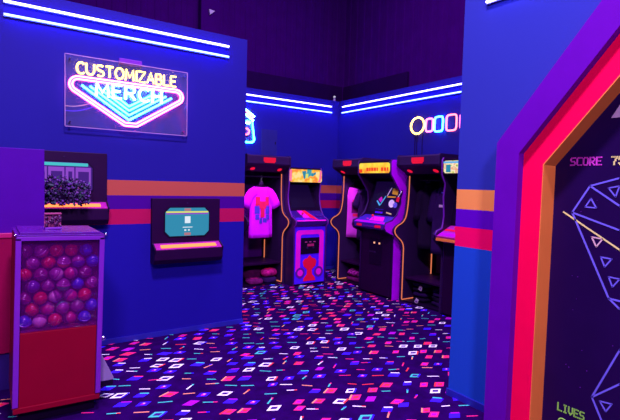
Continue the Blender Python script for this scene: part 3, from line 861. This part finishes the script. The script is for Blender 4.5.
# cardboard instruction cards standing on cabinet 2 in front of its monitor
def card(label, x, wd, ht, shapes, edge, z0=1.032, lean=.13, yoff=.0, roll=.0, k=1.0):
    # local to cab2 frame placed in world: cab2 local x -> world -Y, local y -> world +X
    t = thing('display_card', label, 'card', (4.15 + yoff, 4.43 - x, z0), -PI / 2)
    t.rotation_euler = (-lean, roll, -PI / 2); t.scale = (k, 1, k)
    MB().box(-wd / 2, wd / 2, 0, .006, 0, ht).build('board', M['screen_dark'], t)
    for i, (nm, poly, m_) in enumerate(shapes):
        MB().prism(poly, -.004, -.0005, 'xz').build(nm, M[m_], t)
    return t
M['aqua'] = mat('aqua_ink', paint(110, 300, 300), .5, .1)
M['ink_orange'] = mat('orange_ink', paint(320, 180, 70), .5, .1)
M['ink_white'] = mat('white_ink', paint(300, 240, 320), .5, .1)
card('dark card with pale disc and orange top, right one before the yellow-marquee cabinet screen', .16, .21, .30,
     [('pale_disc', [(x - .005, z) for x, z in arc(0, .135, .042, 0, 360, 16)[:-1]], 'ink_white'),
      ('orange_block', rect(-.03, .05, .235, .298), 'ink_orange'), ('pale_stripe', [(-.10, .20), (-.09, .20), (-.05, .297), (-.06, .297)], 'ink_white'),
      ('orange_line', [(-.085, .185), (.03, .205), (.03, .22), (-.085, .2)], 'ink_orange'), ('red_mark', rect(.05, .09, .17, .22), 'cab_red'),
      ('cream_line', rect(-.05, .03, .02, .034), 'ink_cream'), ('pale_stripe', [(.06, .22), (.07, .22), (.1, .29), (.09, .29)], 'ink_white'), ('violet_disc', [(x + .05, z) for x, z in arc(0, .13, .03, 0, 360, 12)[:-1]], 'line_blue')], 'ink_white', roll=.16, k=1.18, yoff=-.02)
card('dark card with aqua angled line, left one before the yellow-marquee cabinet screen', -.03, .20, .26,
     [('aqua_line', [(-.095, .165), (-.08, .175), (-.02, .125), (-.03, .11)], 'aqua'), ('aqua_line', [(-.03, .11), (-.015, .118), (.055, .225), (.04, .23)], 'aqua'),
      ('pink_shape', [(-.065, .185), (-.02, .15), (.005, .185), (-.02, .22)], 'cab_pink'), ('blue_block', rect(-.08, .09, .02, .07), 'cab_blue'), ('pink_line', rect(-.01, .02, .03, .05), 'cab_pink')], 'aqua', yoff=-.004, lean=.22, k=1.1)

# ------------------------------------------------------------------ merchandise bays shaped like arcade cabinets
BAY = [(0, 0), (0, .66), (-.012, .715), (-.05, .762), (-.12, .81), (-.155, .855), (-.155, .895), (-.115, .935), (-.04, .965), (.01, 1.01), (.035, 1.08), (.052, 1.20), (.06, 1.35), (.06, 1.535),
       (.01, 1.575), (-.105, 1.635), (-.12, 1.655), (-.118, 1.755), (-.10, 1.775), (.64, 1.775), (.64, 0)]
def bay(label, loc, rotz, w, rail=.26, lit=-1):
    t = thing('merchandise_bay', label, 'display rack', loc, rotz, 'arcade-shaped merchandise bays')
    hw = w / 2; th = .025
    for sx in (-1, 1):
        a, b = sorted((sx * hw, sx * (hw - th)))
        sp = MB().prism(BAY, a, b).build('side_panel', M['charcoal'], t)
        if sx != lit: continue
        x = sx * (hw - th - .008)
        path = smooth_path([(x, p[0] + .012, p[1]) for p in reversed(BAY[1:14])], 1)
        path += [(x, .012, .045), (x, .016, .034), (x, .024, .031), (x, .52, .031)]
        MB().tube(path, .0066, 6).build('edge_light', M['g_trim'], sp, smooth=True)
        MB().tube([(x, .52, .305), (x, .52, .57)], .0072, 6).build('edge_light', M['g_trim'], sp, smooth=True)
    iw = hw - th
    hd = MB().prism([(.05, 1.555), (-.098, 1.64), (-.112, 1.66), (-.110, 1.752), (-.095, 1.768), (.64, 1.768), (.64, 1.74), (.08, 1.70)], -iw, iw).build('header', M['charcoal'], t)
    # stepped red badge on the header
    poly = [(-.09, 1.688), (-.09, 1.742), (.09, 1.742), (.09, 1.688), (.075, 1.688), (.075, 1.672), (-.075, 1.672), (-.075, 1.688)]
    MB().prism([(x, z - .002) for x, z in poly], -.118, -.109, 'xz').build('red_badge', M['g_red'], hd)
    for sx in (-1, 1):
        dl = MB().lathe([(.044, 0), (.044, .012)], (0, 0, 0), 16).build('downlight', M['black2'], hd)
        dl.location = (sx * (iw - .10), -.024, 1.590); dl.rotation_euler = (math.radians(-30), 0, 0)
        MB().lathe([(.034, -.004), (.034, 0)], (0, 0, 0), 16).build('lens', M['g_red'], dl)
    MB().box(-iw, iw, .62, .64, 0, 1.765).build('back_panel', M['bay'], t)
    MB().tube([(-iw, rail, 1.49), (iw, rail, 1.49)], .010, 8).build('hanging_rail', M['charcoal'], t)
    MB().box(-iw, iw, .06, .62, .285, .305).build('shelf', M['black'], t)
    MB().box(-iw, iw, .05, .62, 0, .02).build('floor_plate', M['black2'], t)
    return t
bayA = bay('arcade-shaped merchandise bay against the back wall, holding a magenta t-shirt', (3.07, 5.555, 0), 0, .66, .125, 1)
bayB = bay('arcade-shaped merchandise bay near the far corner, left of the yellow-marquee cabinet', (4.205, 5.085, 0), -PI / 2, .65)
bayC = bay('arcade-shaped merchandise bay with dark clothes, right of the yellow-marquee cabinet', (4.13, 3.725, 0), -PI / 2, .64)

# garments ----------------------------------------------------------
def torso_pt(a, z, H, W0, dep, ph):
    """one point of a hanging shirt body; a angle, z height above hem"""
    f = z / H
    w = W0 * (1.06 - .10 * f)
    if f > .86:
        k = (f - .86) / .14
        w = w * (1 - k) + (W0 * .36) * k
    d = dep * (1 - .35 * f)
    x = w * math.copysign(abs(math.cos(a)) ** .75, math.cos(a))
    y = d * math.sin(a) * (1 + .18 * math.sin(5 * a + ph + 3 * f))
    y += .010 * math.sin(9 * x / W0 + ph) * (1 - f)
    return Vector((x, y, z))

def shirt(name, label, cat, loc, rotz, H, W0, dep, m, sleeves=None, prints=(), group=None, ph=0., collar='black2', longs=False):
    t = thing(name, label, cat, loc, rotz, group)
    n = 28; mb = MB()
    rings = []
    for i in range(13):
        z = H * i / 12
        rings.append([tuple(torso_pt(2 * PI * k / n, z, H, W0, dep, ph)) for k in range(n)])
    mb.loft(rings)
    if sleeves:
        drop, out, r0_, r1_ = sleeves
        for sx in (-1, 1):
            path = smooth_path([(sx * W0 * .45, 0, H * .89), (sx * (W0 * .85), -.003, H * .86), (sx * (W0 + out), -.01, H * .90 - drop)], 1)
            rr = [r0_ + (r1_ - r0_) * i / (len(path) - 1) for i in range(len(path))]
            # flattened sleeve
            base = MB(); base.tube(path, rr, 12)
            mb.add([(x, y * .55, z) for x, y, z in base.v], base.f)
    body = mb.build('body', m, t, smooth=True)
    # neckband
    nk = [torso_pt(2 * PI * k / 20, H * .995, H, W0, dep, ph) for k in range(20)]
    MB().tube([(p.x * .95, p.y, p.z + .003) for p in nk], .009, 6, closed=True).build('neckband', M[collar], t, smooth=True)
    for (x0, x1, z0, z1, pm) in prints:
        nx, nz = 5, 5; vs = []; fs = []
        for layer in (0.004, 0.0065):
            for j in range(nz + 1):
                for i in range(nx + 1):
                    x = x0 + (x1 - x0) * i / nx; z = z0 + (z1 - z0) * j / nz
                    # find front angle for that x
                    f = z / H; w = W0 * (1.06 - .10 * f)
                    u = max(-1, min(1, x / w)); a = -math.acos(math.copysign(abs(u) ** (1 / .75), u))
                    p = torso_pt(a, z, H, W0, dep, ph)
                    vs.append((x, p.y - layer, z))
        N = (nx + 1) * (nz + 1)
        for j in range(nz):
            for i in range(nx):
                q = j * (nx + 1) + i
                fs.append((q, q + 1, q + nx + 2, q + nx + 1)); fs.append((N + q, N + q + 1, N + q + nx + 2, N + q + nx + 1))
        MB().add(vs, fs).build('print', M[pm], body, smooth=True)
    return t
def hanger(label, loc, rotz, W0, top):
    """wire hanger: hook over the rail, shoulders inside the garment"""
    t = thing('clothes_hanger', label, 'hanger', loc, rotz)
    hook = [(0, 0, 0), (0, 0, top - .03)] + [(.018 * math.sin(a) * 1.0, 0, top - .03 + .016 + .016 * -math.cos(a)) for a in [PI * .25 * i for i in range(1, 7)]]
    MB().tube(hook, .003, 6).build('hook', M['wire'], t, smooth=True)
    MB().tube([(-W0 * .30, 0, -.012), (0, 0, .012), (W0 * .30, 0, -.012)], .008, 6).build('shoulder_bar', M['black2'], t, smooth=True)
    MB().box(-.03, .03, -.008, .008, .012, .045).build('size_tab', M['charcoal'], t, bevel=.004)
    return t

PX, PZ = 0, .36
shirt('t_shirt', 'magenta t-shirt with a red and blue print hanging in the bay against the back wall', 't-shirt', (3.078, 5.68, .655), 0, .70, .172, .06, M['cloth_magenta'],
      (.21, .075, .083, .072),
      [(-.10, .0 - .04, .44, .56, 'cloth_red'), (.04, .10, .44, .56, 'cloth_red'), (-.05, .05, .40, .50, 'cloth_red'), (-.03, .03, .28, .42, 'cloth_red'),
       (-.11, -.045, .33, .43, 'cloth_blue'), (.045, .11, .33, .43, 'cloth_blue'), (-.10, -.05, .25, .32, 'cloth_blue'), (.05, .10, .25, .32, 'cloth_blue'), (-.045, -.005, .20, .27, 'cloth_blue'), (.01, .06, .21, .27, 'cloth_blue')], ph=.5)
hanger('black hanger under the neck of the magenta t-shirt', (3.078, 5.68, 1.375), 0, .17, .125)
shirt('tank_top', 'long lilac garment with a red print hanging in the bay near the far corner', 'garment', (4.45, 5.36, .64), math.radians(-40), .74, .165, .06, M['cloth_lilac'],
      None, [(-.02, .115, .36, .52, 'cloth_wine'), (-.01, .105, .52, .55, 'cloth_red'), (.0, .10, .31, .35, 'cloth_red')], ph=1.2)
hanger('hanger above the long lilac garment near the far corner', (4.45, 5.36, 1.40), math.radians(-40), .15, .09)
shirt('dark_shirt', 'dark shirt hanging behind the long lilac garment near the far corner', 'garment', (4.47, 5.06, .62), math.radians(-75), .76, .16, .05, M['cloth_dark'], (.22, .05, .07, .06), [], ph=2.2)
hanger('hanger of the dark shirt behind the lilac garment', (4.47, 5.06, 1.40), math.radians(-75), .15, .09)
shirt('dark_sweater', 'dark sweater with a small pale emblem hanging in the bay right of the yellow-marquee cabinet', 'garment', (4.39, 3.64, .62), math.radians(-80), .80, .135, .055, M['cloth_dark'],
      (.34, .035, .075, .05), [(-.03, .02, .555, .585, 'ink_lilac'), (.06, .10, .70, .74, 'line_blue'), (-.01, .05, .72, .735, 'line_blue')], ph=.2)
hanger('hanger of the dark sweater with the small emblem', (4.39, 3.64, 1.44), math.radians(-80), .14, .05)
shirt('dark_jacket', 'plain dark jacket hanging left of the dark sweater with the small emblem', 'garment', (4.39, 3.885, .66), math.radians(-40), .76, .10, .05, M['cloth_black'],
      (.34, .02, .06, .045), [], ph=1.7)
hanger('hanger of the plain dark jacket', (4.39, 3.885, 1.44), math.radians(-30), .10, .05)

# folded piles ------------------------------------------------------
def folded(label, loc, rotz, w, d, h, m, pm=None, seed=0, rolled=False):
    t = thing('folded_garment', label, 'folded clothes', loc, rotz)
    R = random.Random(seed); n = 24; rings = []
    K = 9
    for i in range(K):
        u = -1 + 2 * i / (K - 1)
        s = (1 - abs(u) ** 6) ** .5 if abs(u) < 1 else 0.0
        s = max(.25, s)
        ring = []
        for k in range(n):
            a = 2 * PI * k / n
            e = .9 if rolled else .42
            y = math.copysign(abs(math.cos(a)) ** e, math.cos(a)); z = math.copysign(abs(math.sin(a)) ** e, math.sin(a))
            wob = 1 + .05 * math.sin(3 * a + seed + 2 * u) + .03 * math.sin(7 * u + seed)
            ring.append((u * w / 2, y * d / 2 * s * wob, h / 2 + z * h / 2 * s * (wob if z > 0 else 1)))
        rings.append(ring)
    b = MB().loft(rings).build('cloth', m, t, smooth=True)
    if pm:
        MB().add([(-w * .25, -d * .2, h * 1.03), (w * .2, -d * .2, h * 1.03), (w * .2, d * .15, h * 1.05), (-w * .25, d * .15, h * 1.05),
                  (-w * .25, -d * .2, h * .8), (w * .2, -d * .2, h * .8), (w * .2, d * .15, h * .8), (-w * .25, d * .15, h * .8)],
                 [(0, 1, 2, 3), (4, 5, 6, 7), (0, 1, 5, 4), (1, 2, 6, 5), (2, 3, 7, 6), (3, 0, 4, 7)]).build('print', M[pm], t)
    return t
# bay A floor: bundle of pink and wine cloth
folded('pink and red bundle, right of the pile below the magenta t-shirt', (3.235, 5.70, .10), .25, .24, .17, .11, M['cloth_pink'], 'cloth_red', 1, True)
folded('wine coloured bundle, back of the pile below the magenta t-shirt', (3.10, 5.935, .02), .1, .30, .24, .19, M['cloth_wine'], None, 2, True)
folded('flat wine and pink shirt, left of the pile below the magenta t-shirt', (3.01, 5.70, .02), -.1, .24, .20, .07, M['cloth_wine'], 'cloth_pink', 3)
folded('dark folded shirt under the pink and red bundle below the magenta t-shirt', (3.235, 5.72, .02), .0, .22, .22, .078, M['cloth_dark'], None, 4)
# bay B floor
folded('purple patterned folded top, upper on the floor of the bay near far corner', (4.44, 5.18, .085), -1.45, .30, .24, .11, mat('patterned_cloth', paint(190, 30, 190), .9, .1, vary=.95, scale=30), None, 5, True)
folded('wine folded top, lower on the floor of the bay near far corner', (4.44, 5.18, .02), -1.5, .32, .26, .06, M['cloth_wine'], None, 6)
# bay C: two piles of dark shirts on floor and shelf
zz = .02
names = ['bottom', 'second', 'third', 'top']
for i in range(4):
    folded(f'dark folded shirt, {names[i]} of the left pile in the bay of dark clothes', (4.42, 3.875, zz), -1.57 + .05 * (i % 2), .24, .30, .055, M['cloth_dark'] if i % 2 else M['cloth_black'], None, 10 + i)
    folded(f'dark folded shirt, {names[i]} of the right pile in the bay of dark clothes', (4.42, 3.575, zz), -1.57 - .05 * (i % 2), .24, .30, .055, M['cloth_black'] if i % 2 else M['cloth_dark'], None, 20 + i)
    zz += .058
def hangtag(label, loc, rz):
    t = thing('price_tag', label, 'tag', loc, rz)
    MB().box(-.022, .022, 0, .004, 0, .055).build('card', M['ink_lilac'], t)
    MB().box(-.012, .012, -.002, 0, .015, .03).build('print', M['cab_mauve'], t)
    return t
tg = hangtag('pale tag on the upper shirts of the left dark pile', (4.245, 3.82, .17), -1.4); tg.rotation_euler.y = .3
tg = hangtag('pale tag lying at the foot of the left dark pile', (4.20, 3.84, .022), -1.4); tg.rotation_euler.y = .5

# ------------------------------------------------------------------ giant framed mural at the right
mu = thing('giant_screen_mural', 'giant arcade-screen mural in a purple, red and orange stepped frame at right', 'mural', (2.56, .25, 0))
def arch(y0, zc, slope, ztop):
    """left half of an outline: (y, z) from the floor to the top, then mirrored about y = .25"""
    yt = y0 - (ztop - zc) / slope
    L = [(y0, 0), (y0, zc), (yt, ztop)]
    return L + [(.5 - y, z) for y, z in reversed(L)]
PO = arch(1.617, 1.664, 1.232, 2.78); PI_ = arch(1.480, 1.600, 1.213, 2.60); RI = arch(1.368, 1.540, 1.187, 2.44); RL = arch(1.364, 1.537, 1.187, 2.436)
def ring(outer, inner, xa, xb, name, m):
    n = len(outer)
    vs = []
    for x in (xa, xb):
        vs += [(x - 2.56, p[0] - .25, p[1]) for p in outer] + [(x - 2.56, p[0] - .25, p[1]) for p in inner]
    fs = []
    for i in range(n - 1):
        fs += [(i, i + 1, n + i + 1, n + i), (2 * n + i, 2 * n + i + 1, 3 * n + i + 1, 3 * n + i), (i, i + 1, 2 * n + i + 1, 2 * n + i), (n + i, n + i + 1, 3 * n + i + 1, 3 * n + i)]
    for i in (0, n - 1):
        fs.append((i, n + i, 3 * n + i, 2 * n + i))
    return MB().add(vs, fs).build(name, m, mu)
ring(PO, PI_, 2.385, 2.4333, 'purple_frame', M['purple'])
ring([(p[0], p[1]) for p in PO], RI, 2.4335, 2.555, 'red_frame', M['red'])
ring(RI, RL, 2.4330, 2.555, 'orange_liner', M['orange'])
scr = MB().prism([(p[0] - .25, p[1]) for p in RL], 2.553 - 2.56, 2.564 - 2.56).build('screen', M['screen_dark'], mu)
sx_ = 2.5518 - 2.56
def wire(pts, m, name, w=.0085, closed=False):
    mb = MB()
    pts = pts + ([pts[0]] if closed else [])
    for a, b in zip(pts[:-1], pts[1:]):
        a = Vector(a); b = Vector(b); d = (b - a).normalized(); n = Vector((-d.y, d.x)) * w / 2; d = d * w * .3
        q = [a - n - d, a + n - d, b + n + d, b - n + d]
        vs = [(sx_ - .0015, p.x - .25, p.y) for p in q] + [(sx_ + .001, p.x - .25, p.y) for p in q]
        mb.add(vs, [(0, 1, 2, 3), (4, 5, 6, 7), (0, 1, 5, 4), (1, 2, 6, 5), (2, 3, 7, 6), (3, 0, 4, 7)])
    return mb.build(name, M[m], scr)
wire([(1.262, 1.289), (1.18, 1.431), (1.045, 1.472), (.90, 1.50), (.70, 1.36), (.66, 1.15), (.80, .93), (.90, .86), (1.061, .872)], 'line_blue', 'rock_outline', closed=True)
wire([(1.18, 1.431), (1.037, 1.335), (.85, 1.21), (.70, 1.36)], 'line_blue', 'rock_edge'); wire([(1.262, 1.289), (1.031, 1.216), (.85, 1.21)], 'line_blue', 'rock_edge')
wire([(.85, 1.21), (.80, .93)], 'line_blue', 'rock_edge'); wire([(1.061, .872), (1.01, .83), (.90, .86)], 'line_blue', 'rock_edge')
wire([(1.111, .347), (.997, .629), (.85, .76), (.70, .66), (.66, .42), (.80, .16), (1.02, .17)], 'line_blue', 'rock_outline', closed=True)
wire([(1.111, .347), (.988, .461), (.80, .50), (.66, .42)], 'line_blue', 'rock_edge'); wire([(.997, .629), (.80, .50)], 'line_blue', 'rock_edge'); wire([(1.02, .17), (.95, .29), (.80, .50)], 'line_blue', 'rock_edge')
for tri, m_ in (([(1.172, 1.366), (1.198, 1.322), (1.144, 1.320)], 'line_blue'), ([(1.092, 1.422), (1.043, 1.433), (1.058, 1.379)], 'line_blue'),
                ([(1.158, 1.170), (1.105, 1.165), (1.133, 1.122)], 'ink_pink'), ([(1.109, 1.073), (1.058, 1.070), (1.088, 1.026)], 'line_blue'),
                ([(1.067, .979), (1.017, .977), (1.047, .932)], 'line_blue'), ([(1.073, .341), (1.017, .348), (1.042, .300)], 'line_blue'),
                ([(.92, 1.37), (.87, 1.38), (.885, 1.33)], 'line_blue'), ([(.93, 1.02), (.88, 1.02), (.91, .98)], 'line_blue')):
    wire(tri, m_, 'triangle', .0065, True)
wire([(1.307, 1.289), (1.025, 1.120), (.78, .975)], 'ink_cream', 'laser_beam', .0075)
MB().prism([(1.100 - .25, 1.769), (1.05 - .25, 1.852), (1.0 - .25, 1.769)], sx_ - .0015, sx_ + .001).build('lilac_triangle', M['ink_lilac'], scr)
G = {'S': '01111 10000 10000 01110 00001 00001 11110', 'C': '01111 10000 10000 10000 10000 10000 01111', 'O': '01110 10001 10001 10001 10001 10001 01110',
     'R': '11110 10001 10001 11110 10100 10010 10001', 'E': '11111 10000 10000 11110 10000 10000 11111', '7': '11111 00001 00010 00010 00100 00100 00100',
     '5': '11111 10000 11110 00001 00001 10001 01110', 'L': '10000 10000 10000 10000 10000 10000 11111', 'I': '01110 00100 00100 00100 00100 00100 01110',
     'V': '10001 10001 10001 10001 10001 01010 00100'}
def pix(word, y0, z1, pw, ph, m, name):
    mb = MB(); y = y0
    for ch in word:
        for r, line in enumerate(G[ch].split()):
            for c, bit in enumerate(line):
                if bit == '1':
                    ya = y - c * pw; za = z1 - r * ph
                    mb.box(sx_ - .0015, sx_ + .001, ya - pw * 1.4 - .25, ya - .25, za - ph * 1.12, za)
        y -= 6 * pw
    mb.build(name, M[m], scr)
pix('SCORE', 1.287, 1.580, .00535, .0062, 'ink_magenta', 'score_lettering')
pix('75', 1.088, 1.580, .00535, .0062, 'ink_cream', 'score_digits')
pix('LIVES', 1.282, .252, .0048, .0063, 'ink_green', 'lives_lettering')
mb = MB(); mb.tube([(sx_, q[0] - .25, q[1]) for q in arc(1.25, .15, .022, 0, 360, 16)[:-1]], .004, 6, closed=True); mb.build('life_ring', M['ink_green'], scr)
mb = MB(); R = random.Random(8)
for i in range(40):
    y, z = R.uniform(.6, 1.25), R.uniform(.2, 1.5); s_ = R.uniform(.001, .0022)
    mb.box(sx_ - .001, sx_ + .001, y - s_ - .25, y + s_ - .25, z - s_, z + s_)
mb.build('star_specks', M['cab_mauve'], scr)

# ------------------------------------------------------------------ light: blacklights hung under the dark roof, an added fill, lamps in the bays
def area(name, loc, size, energy, col, rot=(0, 0, 0)):
    l = bpy.data.lights.new(name, 'AREA'); l.energy = energy; l.color = col; l.shape = 'RECTANGLE'; l.size = size[0]; l.size_y = size[1]
    o = bpy.data.objects.new(name, l); COL.objects.link(o); o.location = loc; o.rotation_euler = rot
    return o
BL = (0.70, 0.47, 1.0)
area('violet_area', (.5, .9, 5.2), (.5, .5), 470, BL)
area('violet_area', (2.7, 3.6, 5.2), (1.6, 1.6), 230, BL)
area('violet_area', (-1.2, -2.8, 4.4), (.7, .7), 400, BL, (math.radians(45), 0, math.radians(-32)))  # added fill behind the camera to brighten the wall fronts
def spot(loc, target, energy, col, size=1.0):
    l = bpy.data.lights.new('bay_lamp', 'SPOT'); l.energy = energy; l.color = col; l.spot_size = size; l.spot_blend = .6; l.shadow_soft_size = .03
    o = bpy.data.objects.new('bay_lamp', l); COL.objects.link(o); o.location = loc
    o.rotation_euler = (Vector(target) - Vector(loc)).to_track_quat('-Z', 'Y').to_euler()
spot((2.90, 5.50, 1.56), (3.10, 5.72, 1.0), 9.5, (.8, .3, 1), 1.4)
spot((3.28, 5.50, 1.56), (3.15, 5.72, .9), 9.5, (.8, .3, 1), 1.4)
spot((4.16, 5.28, 1.56), (4.47, 5.36, .9), 14, (.75, .3, 1), 1.3)
spot((4.08, 3.5, 1.56), (4.40, 3.66, .8), 3, (.6, .3, 1), 1.3)
w = bpy.data.worlds.new('world'); sc.world = w; w.use_nodes = True
w.node_tree.nodes['Background'].inputs[0].default_value = (.02, .004, .05, 1)
w.node_tree.nodes['Background'].inputs[1].default_value = .5

# ------------------------------------------------------------------ camera
F, YAW, PITCH, ROLL = 469.12692, .969303037, -.054323629, -.0268629
f = Vector((math.cos(YAW) * math.cos(PITCH), math.sin(YAW) * math.cos(PITCH), math.sin(PITCH)))
r = Vector((math.sin(YAW), -math.cos(YAW), 0)); d = f.cross(r)
c, s = math.cos(ROLL), math.sin(ROLL)
r2 = r * c + d * s; d2 = d * c - r * s
cam = bpy.data.cameras.new('camera'); co = bpy.data.objects.new('camera', cam); COL.objects.link(co)
cam.sensor_width = 36; cam.sensor_fit = 'HORIZONTAL'; cam.lens = F * 36 / 620
m3 = Matrix((r2, -d2, -f)).transposed()
co.matrix_world = Matrix.Translation((0, 0, 1.4)) @ m3.to_4x4()
cam.clip_start = .05
sc.camera = co
vs_ = sc.view_settings
vs_.view_transform = 'Standard'; vs_.look = 'None'; vs_.exposure = 0.0; vs_.gamma = 1.0
vs_.use_curve_mapping = False
